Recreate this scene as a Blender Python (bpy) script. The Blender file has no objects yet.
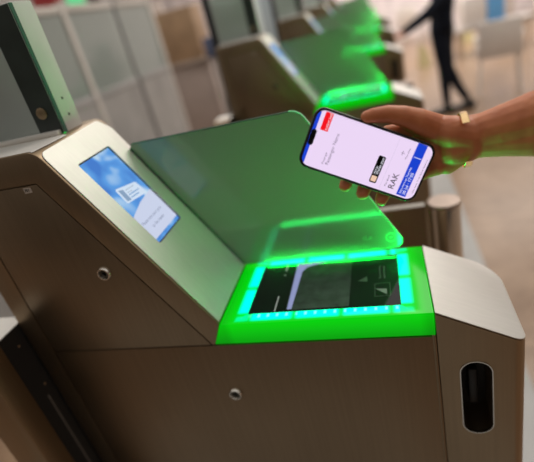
import bpy, bmesh, math, random
from mathutils import Vector, Matrix
random.seed(7)
SC = bpy.context.scene
COL = SC.collection
FL = -0.20          # floor level; the reader plate lies 1.17 m above it

# ------------------------------------------------------------------ camera
CAMX = Vector((0.95138418, 0.201536, -0.23291925))
CAMD = Vector((-0.11173294, -0.47887943, -0.8707412))
CAMF = Vector((-0.28702593, 0.85443416, -0.43308011))
cd = bpy.data.cameras.new('camera'); cam = bpy.data.objects.new('camera', cd); COL.objects.link(cam)
cam.matrix_world = Matrix(((CAMX.x, -CAMD.x, -CAMF.x, 0), (CAMX.y, -CAMD.y, -CAMF.y, -.5), (CAMX.z, -CAMD.z, -CAMF.z, 1.372), (0, 0, 0, 1)))
cd.sensor_fit = 'HORIZONTAL'; cd.sensor_width = 36; cd.lens = 447.75 / 534 * 36
cd.clip_start = .01; cd.clip_end = 200
cd.dof.use_dof = True; cd.dof.focus_distance = .575; cd.dof.aperture_fstop = 2.1
SC.camera = cam
# ------------------------------------------------------------------ light
w = bpy.data.worlds.new('hall_light'); SC.world = w; w.use_nodes = True
nt = w.node_tree; nt.nodes.clear()
wo = nt.nodes.new('ShaderNodeOutputWorld'); bg = nt.nodes.new('ShaderNodeBackground')
tc = nt.nodes.new('ShaderNodeTexCoord'); sx = nt.nodes.new('ShaderNodeSeparateXYZ'); cr = nt.nodes.new('ShaderNodeValToRGB')
nt.links.new(tc.outputs['Generated'], sx.inputs[0])
nt.links.new(sx.outputs['Z'], cr.inputs[0])
# world light dimmed towards -Y, added to darken the gates' side panels
mr_ = nt.nodes.new('ShaderNodeMapRange'); mr_.inputs[1].default_value = -.7; mr_.inputs[2].default_value = .2; mr_.inputs[3].default_value = .34; mr_.inputs[4].default_value = 1.0
nt.links.new(sx.outputs['Y'], mr_.inputs[0]); mxw = nt.nodes.new('ShaderNodeMix'); mxw.data_type = 'RGBA'; mxw.blend_type = 'MULTIPLY'; mxw.inputs[0].default_value = 1
nt.links.new(cr.outputs[0], mxw.inputs[6]); nt.links.new(mr_.outputs[0], mxw.inputs[7]); nt.links.new(mxw.outputs[2], bg.inputs[0]); nt.links.new(bg.outputs[0], wo.inputs[0])
e = cr.color_ramp.elements
e[0].position = 0.0; e[0].color = (.20, .16, .13, 1)
e[1].position = .75; e[1].color = (1.0, .96, .91, 1)
k = e.new(.5); k.color = (.80, .74, .68, 1)
bg.inputs[1].default_value = .85
def area(name, loc, target, size, power, color):
    ld = bpy.data.lights.new(name, 'AREA'); ld.shape = 'RECTANGLE'; ld.size, ld.size_y = size; ld.energy = power; ld.color = color
    o = bpy.data.objects.new(name, ld); COL.objects.link(o); o.location = loc
    o.rotation_euler = (Vector(target) - Vector(loc)).to_track_quat('-Z', 'Y').to_euler(); return o
area('hall_ceiling_light', (1.2, 3.0, 3.6), (1.0, 3.0, 0), (3.0, 1.2), 70, (1, .94, .87))
area('hall_ceiling_light', (-2.5, 5.0, 4.2), (-2.5, 4.0, 0), (3.5, 4), 90, (1, .95, .9))
area('hall_ceiling_light', (1.5, 9.5, 3.7), (1.5, 10.5, 0), (8, 4), 420, (1, .93, .86))
vs = SC.view_settings
vs.view_transform = 'Standard'; vs.look = 'None'; vs.gamma = 1; vs.use_curve_mapping = False; vs.exposure = 0.0

# ------------------------------------------------------------------ materials
def mat(name):
    m = bpy.data.materials.new(name); m.use_nodes = True
    return m, m.node_tree, m.node_tree.nodes['Principled BSDF']
def simple(name, col, rough=.5, metal=0., noise=0., scale=20., emis=0., spec=.5):
    m, t, b = mat(name)
    b.inputs['Roughness'].default_value = rough; b.inputs['Metallic'].default_value = metal
    b.inputs['Specular IOR Level'].default_value = spec
    n = t.nodes.new('ShaderNodeTexNoise'); n.inputs['Scale'].default_value = scale; n.inputs['Detail'].default_value = 4
    c = t.nodes.new('ShaderNodeTexCoord'); t.links.new(c.outputs['Object'], n.inputs['Vector'])
    r = t.nodes.new('ShaderNodeValToRGB'); a = 1 - noise; z = 1 + noise
    r.color_ramp.elements[0].position = .3; r.color_ramp.elements[1].position = .7
    r.color_ramp.elements[0].color = (col[0]*a, col[1]*a, col[2]*a, 1); r.color_ramp.elements[1].color = (min(1, col[0]*z), min(1, col[1]*z), min(1, col[2]*z), 1)
    t.links.new(n.outputs[0], r.inputs[0]); t.links.new(r.outputs[0], b.inputs['Base Color'])
    if emis:
        t.links.new(r.outputs[0], b.inputs['Emission Color']); b.inputs['Emission Strength'].default_value = emis
        b.inputs['Base Color'].default_value = (0, 0, 0, 1)
    return m
def steel(name, col, rough=.3, stretch=(260, 260, 5), var=.12, bump=.02, metal=1.):
    m, t, b = mat(name)
    b.inputs['Metallic'].default_value = metal
    c = t.nodes.new('ShaderNodeTexCoord'); mp = t.nodes.new('ShaderNodeMapping'); mp.inputs['Scale'].default_value = stretch
    n = t.nodes.new('ShaderNodeTexNoise'); n.inputs['Scale'].default_value = 1; n.inputs['Detail'].default_value = 3
    t.links.new(c.outputs['Object'], mp.inputs[0]); t.links.new(mp.outputs[0], n.inputs['Vector'])
    n2 = t.nodes.new('ShaderNodeTexNoise'); n2.inputs['Scale'].default_value = 9; n2.inputs['Detail'].default_value = 5
    t.links.new(c.outputs['Object'], n2.inputs['Vector'])
    mr = t.nodes.new('ShaderNodeMapRange'); mr.inputs[3].default_value = rough*.75; mr.inputs[4].default_value = rough*1.3
    t.links.new(n2.outputs[0], mr.inputs[0]); t.links.new(mr.outputs[0], b.inputs['Roughness'])
    r = t.nodes.new('ShaderNodeValToRGB'); r.color_ramp.elements[0].position = .25; r.color_ramp.elements[1].position = .75
    r.color_ramp.elements[0].color = tuple(x*(1-var) for x in col)+(1,); r.color_ramp.elements[1].color = tuple(min(1, x*(1+var)) for x in col)+(1,)
    t.links.new(n.outputs[0], r.inputs[0]); t.links.new(r.outputs[0], b.inputs['Base Color'])
    bp = t.nodes.new('ShaderNodeBump'); bp.inputs['Strength'].default_value = bump; bp.inputs['Distance'].default_value = .001
    t.links.new(n.outputs[0], bp.inputs['Height']); t.links.new(bp.outputs[0], b.inputs['Normal'])
    return m
def emit(name, col, s=1.):
    m = bpy.data.materials.new(name); m.use_nodes = True; t = m.node_tree; t.nodes.clear()
    o = t.nodes.new('ShaderNodeOutputMaterial'); e = t.nodes.new('ShaderNodeEmission'); e.inputs[0].default_value = (*col, 1); e.inputs[1].default_value = s
    t.links.new(e.outputs[0], o.inputs[0]); return m
def glass(name, tint, body, f_body, rough=.02, ior=1.5, gloss_col=(1, 1, 1)):
    """Thin tinted pane: part transparent, part milky, Fresnel reflection on top."""
    m = bpy.data.materials.new(name); m.use_nodes = True; t = m.node_tree; t.nodes.clear()
    N = t.nodes.new; L = t.links.new
    o = N('ShaderNodeOutputMaterial'); tr = N('ShaderNodeBsdfTransparent'); tr.inputs[0].default_value = (*tint, 1)
    df = N('ShaderNodeBsdfDiffuse'); df.inputs[0].default_value = (*body, 1); tl = N('ShaderNodeBsdfTranslucent'); tl.inputs[0].default_value = (*body, 1)
    m0 = N('ShaderNodeMixShader'); m0.inputs[0].default_value = .4; L(df.outputs[0], m0.inputs[1]); L(tl.outputs[0], m0.inputs[2])
    m1 = N('ShaderNodeMixShader'); m1.inputs[0].default_value = f_body; L(tr.outputs[0], m1.inputs[1]); L(m0.outputs[0], m1.inputs[2])
    gl = N('ShaderNodeBsdfGlossy'); gl.inputs['Roughness'].default_value = rough; gl.inputs[0].default_value = (*gloss_col, 1)
    fr = N('ShaderNodeFresnel'); fr.inputs[0].default_value = ior
    m2 = N('ShaderNodeMixShader'); L(fr.outputs[0], m2.inputs[0]); L(m1.outputs[0], m2.inputs[1]); L(gl.outputs[0], m2.inputs[2])
    L(m2.outputs[0], o.inputs[0]); return m
M = {}
M['body'] = steel('shaded_brushed_steel', (.34, .25, .16), .38, var=.06, bump=.01)  # same steel as the covers; shade and brown reflections painted into the colour
M['door'] = steel('shaded_brushed_steel_door', (.295, .217, .14), .40, var=.06, bump=.01)  # door sheets of that steel, shade painted in likewise
M['cover'] = steel('lit_brushed_steel', (.84, .81, .76), .50, (30, 200, 30), .03, metal=.5)  # the same steel toned lighter, light from above painted in
M['chrome'] = steel('polished_steel', (.72, .68, .62), .12, (100, 100, 4), .05)
M['black'] = simple('black_plastic', (.012, .012, .013), .45)
M['dark'] = simple('dark_recess', (.02, .018, .016), .6)
M['whitepaint'] = simple('pale_aluminium', (.62, .62, .60), .4, noise=.04)
M['shield'] = glass('green_tinted_milky_glass', (.50, .66, .52), (.34, .42, .31), .78, .11, 1.6)
M['pane'] = glass('pale_frosted_glass', (.86, .92, .90), (.76, .82, .79), .70, .08)
M['band'] = simple('dark_film', (.035, .045, .042), .3, noise=.2)
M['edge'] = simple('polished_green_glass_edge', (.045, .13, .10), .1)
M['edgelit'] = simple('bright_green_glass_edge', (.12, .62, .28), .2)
M['darkmetal'] = steel('dark_lock_metal', (.12, .11, .09), .3, (60, 60, 60), .05)
M['glass_glow'] = emit('green_glass_glow', (.04, .6, .08), .8)  # imitates the green glow at the glass base

# ------------------------------------------------------------------ mesh helpers
def link(o): COL.objects.link(o); return o
def finish(name, bm, m, parent=None, smooth=True, angle=40):
    bmesh.ops.recalc_face_normals(bm, faces=bm.faces)
    me = bpy.data.meshes.new(name)
    org = parent.get('_org') if parent else None
    if parent is not None and org is not None:
        bmesh.ops.translate(bm, verts=bm.verts, vec=-Vector(org))
    bm.to_mesh(me); bm.free()
    o = link(bpy.data.objects.new(name, me))
    if m is not None: me.materials.append(m)
    if smooth:
        me.shade_smooth() if hasattr(me, 'shade_smooth') else None
        try: me.set_sharp_from_angle(angle=math.radians(angle))
        except Exception: pass
    if parent is not None:
        o.parent = parent
        if org is not None: o['_org'] = list(org)
    return o
def solo(name, bm, m, org=None, **kw):
    """single-mesh thing whose origin sits at its base centre"""
    vs_ = [v.co for v in bm.verts]
    if org is None:
        org = Vector(((min(v.x for v in vs_)+max(v.x for v in vs_))/2, (min(v.y for v in vs_)+max(v.y for v in vs_))/2, min(v.z for v in vs_)))
    bmesh.ops.translate(bm, verts=bm.verts, vec=-Vector(org))
    o = finish(name, bm, m, **kw); o.location = org; return o
def empty(name, loc, label, cat, group=None):
    o = link(bpy.data.objects.new(name, None)); o.location = loc; o['_org'] = list(loc); o.empty_display_size = .05
    return tag(o, label, cat, group)
def tag(o, label, cat, group=None):
    o['label'] = label; o['category'] = cat
    if group: o['group'] = group
    return o
def struct(o, label=None):
    o['kind'] = 'structure'
    if label: o['label'] = label
    return o
def add_box(bm, x0, x1, y0, y1, z0, z1, bev=0., seg=2):
    r = bmesh.ops.create_cube(bm, size=1)
    vs_ = r['verts']
    for v in vs_:
        v.co = Vector(((x0+x1)/2+v.co.x*(x1-x0), (y0+y1)/2+v.co.y*(y1-y0), (z0+z1)/2+v.co.z*(z1-z0)))
    if bev > 0:
        es = list({e for v in vs_ for e in v.link_edges})
        bmesh.ops.bevel(bm, geom=es, offset=bev, segments=seg, affect='EDGES', profile=.5)
    return bm
def box(x0, x1, y0, y1, z0, z1, bev=0., seg=2): return add_box(bmesh.new(), x0, x1, y0, y1, z0, z1, bev, seg)
def rounded(pts, radii, n=6):
    """round the corners of a 2-D polygon"""
    out = []; N_ = len(pts)
    for i, p in enumerate(pts):
        r = radii[i] if isinstance(radii, (list, tuple)) else radii
        p = Vector(p); a = Vector(pts[i-1]); b = Vector(pts[(i+1) % N_])
        if r <= 0: out.append(tuple(p)); continue
        da = (a-p).normalized(); db = (b-p).normalized()
        ang = math.acos(max(-1, min(1, da.dot(db))))
        t = min(r/math.tan(ang/2), (a-p).length*.49, (b-p).length*.49); rr = t*math.tan(ang/2)
        c = p+(da+db).normalized()*(rr/math.sin(ang/2))
        s = p+da*t-c; e_ = p+db*t-c
        a0 = math.atan2(s.y, s.x); a1 = math.atan2(e_.y, e_.x); d = (a1-a0+math.pi) % (2*math.pi)-math.pi
        for k_ in range(n+1):
            th = a0+d*k_/n; out.append((c.x+rr*math.cos(th), c.y+rr*math.sin(th)))
    return out
def slab(poly3, vec, bm=None):
    """closed solid from a planar 3-D polygon swept along vec"""
    bm = bm or bmesh.new(); vec = Vector(vec)
    a = [bm.verts.new(Vector(p)) for p in poly3]; b = [bm.verts.new(Vector(p)+vec) for p in poly3]
    bm.faces.new(a); bm.faces.new(b[::-1]); n = len(a)
    for i in range(n): bm.faces.new((a[i], a[(i+1) % n], b[(i+1) % n], b[i]))
    return bm
def xz(poly, y): return [(p[0], y, p[1]) for p in poly]
def bevel_all(bm, off, seg=2, ang=35):
    bmesh.ops.recalc_face_normals(bm, faces=bm.faces)
    es = [e for e in bm.edges if len(e.link_faces) == 2 and e.calc_face_angle(0) > math.radians(ang)]
    bmesh.ops.bevel(bm, geom=es, offset=off, segments=seg, affect='EDGES', profile=.5); return bm
def cyl(p0, p1, r0, r1=None, n=32, bm=None, caps=True):
    bm = bm or bmesh.new(); r1 = r0 if r1 is None else r1
    p0 = Vector(p0); p1 = Vector(p1); d = p1-p0; q = d.to_track_quat('Z', 'Y').to_matrix()
    A = [bm.verts.new(p0+q@Vector((r0*math.cos(2*math.pi*i/n), r0*math.sin(2*math.pi*i/n), 0))) for i in range(n)]
    B = [bm.verts.new(p1+q@Vector((r1*math.cos(2*math.pi*i/n), r1*math.sin(2*math.pi*i/n), 0))) for i in range(n)]
    for i in range(n): bm.faces.new((A[i], A[(i+1) % n], B[(i+1) % n], B[i]))
    if caps: bm.faces.new(A[::-1]); bm.faces.new(B)
    return bm
def tube(pts, r, bm=None, n=10):
    bm = bm or bmesh.new()
    for a, b in zip(pts[:-1], pts[1:]): cyl(a, b, r, n=n, bm=bm)
    return bm
def lathe(prof, c, axis=(0, 0, 1), n=32, bm=None):
    """profile of (radius, height) pairs turned about an axis through c"""
    bm = bm or bmesh.new(); q = Vector(axis).to_track_quat('Z', 'Y').to_matrix(); c = Vector(c); rings = []
    for r, h in prof:
        rings.append([bm.verts.new(c+q@Vector((r*math.cos(2*math.pi*i/n), r*math.sin(2*math.pi*i/n), h))) for i in range(n)])
    for a, b in zip(rings[:-1], rings[1:]):
        for i in range(n): bm.faces.new((a[i], a[(i+1) % n], b[(i+1) % n], b[i]))
    bm.faces.new(rings[0][::-1]); bm.faces.new(rings[-1]); return bm
def cut(o, cutter_bm):
    """carve a real opening into a finished mesh (boolean)"""
    org = Vector(o['_org']) if '_org' in o else o.location
    bmesh.ops.recalc_face_normals(cutter_bm, faces=cutter_bm.faces)
    bmesh.ops.translate(cutter_bm, verts=cutter_bm.verts, vec=-org)
    me = bpy.data.meshes.new('cutter'); cutter_bm.to_mesh(me); cutter_bm.free()
    c = link(bpy.data.objects.new('cutter', me))
    if o.parent: c.parent = o.parent
    md = o.modifiers.new('cut', 'BOOLEAN'); md.operation = 'DIFFERENCE'; md.solver = 'EXACT'; md.object = c
    dg = bpy.context.evaluated_depsgraph_get(); dg.update()
    new = bpy.data.meshes.new_from_object(o.evaluated_get(dg)); o.modifiers.clear()
    nm = o.data.name; old = o.data; o.data = new; bpy.data.meshes.remove(old); new.name = nm
    bpy.data.objects.remove(c); bpy.data.meshes.remove(me)
    try: new.set_sharp_from_angle(angle=math.radians(40))
    except Exception: pass
def text_bm(s, size, org, xd, yd, depth=.00012, align='LEFT', bold=0.):
    cu = bpy.data.curves.new('txt', 'FONT'); cu.body = s; cu.size = size; cu.align_x = align; cu.offset = bold; cu.extrude = depth/2; cu.resolution_u = 3
    t = link(bpy.data.objects.new('txt', cu)); dg = bpy.context.evaluated_depsgraph_get(); dg.update()
    me = bpy.data.meshes.new_from_object(t.evaluated_get(dg))
    xd = Vector(xd).normalized(); yd = Vector(yd).normalized(); zd = xd.cross(yd); org = Vector(org)
    for v in me.vertices: v.co = org+xd*v.co.x+yd*v.co.y+zd*v.co.z
    bm = bmesh.new(); bm.from_mesh(me); bpy.data.objects.remove(t); bpy.data.curves.remove(cu); bpy.data.meshes.remove(me); return bm
def copy_tree(o, parent=None, off=None):
    c = o.copy(); COL.objects.link(c); c.parent = parent
    if off is not None: c.location = Vector(o.location)+Vector(off)
    for ch in list(o.children):
        copy_tree(ch, c)
    return c
def flesh(chains, voxel, smooth=6, m=None, name='body', parent=None, as_thing=False, org=None, extra=None):
    """continuous skin: tapered chains of balls and cones fused by a voxel remesh"""
    bm = bmesh.new()
    for ch in chains:
        for i, (p, r) in enumerate(ch):
            bmesh.ops.create_uvsphere(bm, u_segments=16, v_segments=10, radius=r, matrix=Matrix.Translation(Vector(p)))
            if i: 
                q, s = ch[i-1]
                if (Vector(p)-Vector(q)).length > 1e-5: cyl(q, p, s, r, n=16, bm=bm)
    if extra: extra(bm)
    o = finish('tmp', bm, None)
    md = o.modifiers.new('r', 'REMESH'); md.mode = 'VOXEL'; md.voxel_size = voxel; md.use_smooth_shade = True
    sm = o.modifiers.new('s', 'SMOOTH'); sm.factor = .5; sm.iterations = smooth
    dg = bpy.context.evaluated_depsgraph_get(); dg.update()
    me = bpy.data.meshes.new_from_object(o.evaluated_get(dg)); old = o.data; bpy.data.objects.remove(o); bpy.data.meshes.remove(old)
    b2 = bmesh.new(); b2.from_mesh(me); bpy.data.meshes.remove(me)
    if parent is not None: return finish(name, b2, m, parent, angle=180)
    return solo(name, b2, m, org, angle=180)

# ------------------------------------------------------------------ structure
def floor_material():
    m, t, b = mat('beige_marble_floor'); N = t.nodes.new; L = t.links.new
    c = N('ShaderNodeTexCoord')
    n = N('ShaderNodeTexNoise'); n.inputs['Scale'].default_value = 5; n.inputs['Detail'].default_value = 6; n.inputs['Roughness'].default_value = .7
    n2 = N('ShaderNodeTexNoise'); n2.inputs['Scale'].default_value = .55; n2.inputs['Detail'].default_value = 2
    L(c.outputs['Object'], n.inputs['Vector']); L(c.outputs['Object'], n2.inputs['Vector'])
    r = N('ShaderNodeValToRGB'); r.color_ramp.elements[0].position = .3; r.color_ramp.elements[1].position = .72
    r.color_ramp.elements[0].color = (.235, .155, .100, 1); r.color_ramp.elements[1].color = (.385, .275, .19, 1)
    r2 = N('ShaderNodeValToRGB'); r2.color_ramp.elements[0].position = .35; r2.color_ramp.elements[1].position = .65
    r2.color_ramp.elements[0].color = (.96, .94, .95, 1); r2.color_ramp.elements[1].color = (1.0, .90, .80, 1)
    L(n.outputs[0], r.inputs[0]); L(n2.outputs[0], r2.inputs[0])
    mx = N('ShaderNodeMix'); mx.data_type = 'RGBA'; mx.blend_type = 'MULTIPLY'; mx.inputs[0].default_value = 1
    L(r.outputs[0], mx.inputs[6]); L(r2.outputs[0], mx.inputs[7])
    br = N('ShaderNodeTexBrick'); br.offset = 0; br.inputs['Scale'].default_value = 1.0; br.inputs['Brick Width'].default_value = 1.2; br.inputs['Row Height'].default_value = 1.2
    br.inputs['Mortar Size'].default_value = .012; br.inputs['Color1'].default_value = (1, 1, 1, 1); br.inputs['Color2'].default_value = (.93, .93, .93, 1); br.inputs['Mortar'].default_value = (1.25, 1.25, 1.25, 1)
    L(c.outputs['Object'], br.inputs['Vector'])
    m2 = N('ShaderNodeMix'); m2.data_type = 'RGBA'; m2.blend_type = 'MULTIPLY'; m2.inputs[0].default_value = 1
    L(mx.outputs[2], m2.inputs[6]); L(br.outputs[0], m2.inputs[7]); L(m2.outputs[2], b.inputs['Base Color'])
    b.inputs['Roughness'].default_value = .28; b.inputs['Specular IOR Level'].default_value = .5
    return m
f = finish('floor', box(-9, 9, -4, 14, FL-.1, FL), floor_material(), smooth=False); struct(f, 'beige polished marble hall floor')
M['wallback'] = simple('pale_pink_wall', (.78, .70, .70), .7, noise=.22, scale=4)
wb = finish('wall_back', box(-9, 9, 13.0, 13.2, FL, 3.8), M['wallback'], smooth=False); struct(wb, 'pale blurred far wall of the hall')
wl = finish('wall_left', box(-7.2, -7, -4, 13.0, FL, 3.8), simple('grey_wall', (.50, .50, .49), .6, noise=.06, scale=1), smooth=False); struct(wl, 'grey side wall left of the gates')
# pale grey strip of flooring the gates stand on
st = finish('trim_1', box(-1.6, .43, -2.2, 6.9, FL-.05, FL+.004), simple('pale_grey_tile', (.36, .35, .335), .35, noise=.08, scale=6), smooth=False)
struct(st, 'pale grey floor strip under the row of gates')

# ------------------------------------------------------------------ the boarding gate
ZT = .9684; YD = .176
SL0 = Vector((-.4459, 0, 1.2552)); SD = Vector((.49807646, 0, -.86713312)); SN = Vector((.86713312, 0, .49807646))
def SP(t, y, h=0.): return SL0+SD*t+SN*h+Vector((0, y, 0))
def plate_material():
    """light-diffusing reader frame: green, with cyan LED windows round the scan glass"""
    m = bpy.data.materials.new('green_backlit_diffuser'); m.use_nodes = True; t = m.node_tree; t.nodes.clear(); N = t.nodes.new; L = t.links.new
    def mth(op, a, b=None, clamp=False):
        n = N('ShaderNodeMath'); n.operation = op; n.use_clamp = clamp
        for i, v in enumerate((a, b)):
            if v is None: continue
            if isinstance(v, (int, float)): n.inputs[i].default_value = v
            else: L(v, n.inputs[i])
        return n.outputs[0]
    c = N('ShaderNodeTexCoord'); s = N('ShaderNodeSeparateXYZ'); L(c.outputs['Object'], s.inputs[0])
    # object origin is the gate's base (-.25,.09)
    x = mth('SUBTRACT', s.outputs[0], -.1270+.25); y = mth('SUBTRACT', s.outputs[1], .0905-.09)
    z = s.outputs[2]
    ax = mth('ABSOLUTE', x); ay = mth('ABSOLUTE', y)
    dx = mth('SUBTRACT', ax, .1145); dy = mth('SUBTRACT', ay, .0685)
    d = mth('MAXIMUM', dx, dy)
    # distance to the centre line of the LED ring
    a = mth('ABSOLUTE', mth('SUBTRACT', d, .0072))
    ring = N('ShaderNodeMapRange'); ring.interpolation_type = 'SMOOTHSTEP'; L(a, ring.inputs[0]); ring.inputs[1].default_value = .0055; ring.inputs[2].default_value = .0120; ring.inputs[3].default_value = 1; ring.inputs[4].default_value = 0
    # gaps between LED groups along the ring
    def gaps(v, period, phase, width):
        f_ = mth('FRACT', mth('ADD', mth('DIVIDE', v, period), phase)); g = mth('ABSOLUTE', mth('SUBTRACT', f_, .5))
        r = N('ShaderNodeMapRange'); r.interpolation_type = 'SMOOTHSTEP'; L(g, r.inputs[0]); r.inputs[1].default_value = width; r.inputs[2].default_value = width+.11; r.inputs[3].default_value = .10; r.inputs[4].default_value = 1
        return r.outputs[0]
    side = mth('GREATER_THAN', dx, dy)
    gx = gaps(x, .070, .06, -.005); gy = gaps(y, .070, .5, .01)
    seg = N('ShaderNodeMix'); L(side, seg.inputs[0]); L(gx, seg.inputs[2]); L(gy, seg.inputs[3])
    top = mth('GREATER_THAN', z, ZT-FL-.0015)
    # corners dimmer
    cor = mth('MULTIPLY', mth('GREATER_THAN', dx, -.002), mth('GREATER_THAN', dy, -.002)); cor = mth('SUBTRACT', 1, mth('MULTIPLY', cor, .6))
    k1 = mth('MULTIPLY', mth('MULTIPLY', ring.outputs[0], seg.outputs[0]), mth('MULTIPLY', top, cor))
    # single LEDs showing as small bright dots on the near band
    fx = mth('ABSOLUTE', mth('SUBTRACT', mth('FRACT', mth('DIVIDE', x, .0145)), .5))
    dd = mth('MAXIMUM', mth('MULTIPLY', fx, .0145), mth('MULTIPLY', mth('ABSOLUTE', mth('SUBTRACT', d, .0050)), .55))
    dot = N('ShaderNodeMapRange'); dot.interpolation_type = 'SMOOTHSTEP'; L(dd, dot.inputs[0]); dot.inputs[1].default_value = .0006; dot.inputs[2].default_value = .0026; dot.inputs[3].default_value = 1; dot.inputs[4].default_value = 0
    k2 = mth('MULTIPLY', mth('MULTIPLY', dot.outputs[0], k1), mth('MULTIPLY', mth('SUBTRACT', 1, side), mth('LESS_THAN', y, 0)))
    # outer part falls off a little with distance from the LEDs
    fo = N('ShaderNodeMapRange'); L(d, fo.inputs[0]); fo.inputs[1].default_value = .008; fo.inputs[2].default_value = .034; fo.inputs[3].default_value = 1.0; fo.inputs[4].default_value = .62
    zz = N('ShaderNodeMapRange'); L(z, zz.inputs[0]); zz.inputs[1].default_value = .93-FL; zz.inputs[2].default_value = ZT-FL; zz.inputs[3].default_value = .50; zz.inputs[4].default_value = 1.0
    c1 = N('ShaderNodeMix'); c1.data_type = 'RGBA'; L(k1, c1.inputs[0]); c1.inputs[6].default_value = (.001, .84, .006, 1); c1.inputs[7].default_value = (.0, 1.9, .98, 1)
    c2 = N('ShaderNodeMix'); c2.data_type = 'RGBA'; L(k2, c2.inputs[0]); L(c1.outputs[2], c2.inputs[6]); c2.inputs[7].default_value = (.35, 2.2, 1.6, 1)
    e_ = N('ShaderNodeEmission'); L(c2.outputs[2], e_.inputs[0]); L(mth('MULTIPLY', fo.outputs[0], zz.outputs[0]), e_.inputs[1])
    g = N('ShaderNodeBsdfGlossy'); g.inputs['Roughness'].default_value = .15; g.inputs[0].default_value = (.02, .02, .02, 1)
    ad = N('ShaderNodeAddShader'); L(e_.outputs[0], ad.inputs[0]); L(g.outputs[0], ad.inputs[1])
    o = N('ShaderNodeOutputMaterial'); L(ad.outputs[0], o.inputs[0]); return m
def slope_mesh_poly(t0, t1, y0, y1, h, r=0, n=4):
    return [SP(a, b, h) for a, b in rounded([(t0, y0), (t0, y1), (t1, y1), (t1, y0)], r, n)] if r else [SP(t0, y0, h), SP(t0, y1, h), SP(t1, y1, h), SP(t1, y0, h)]
M['screen_glass'] = simple('glossy_black_glass', (.008, .009, .010), .06)

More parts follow.
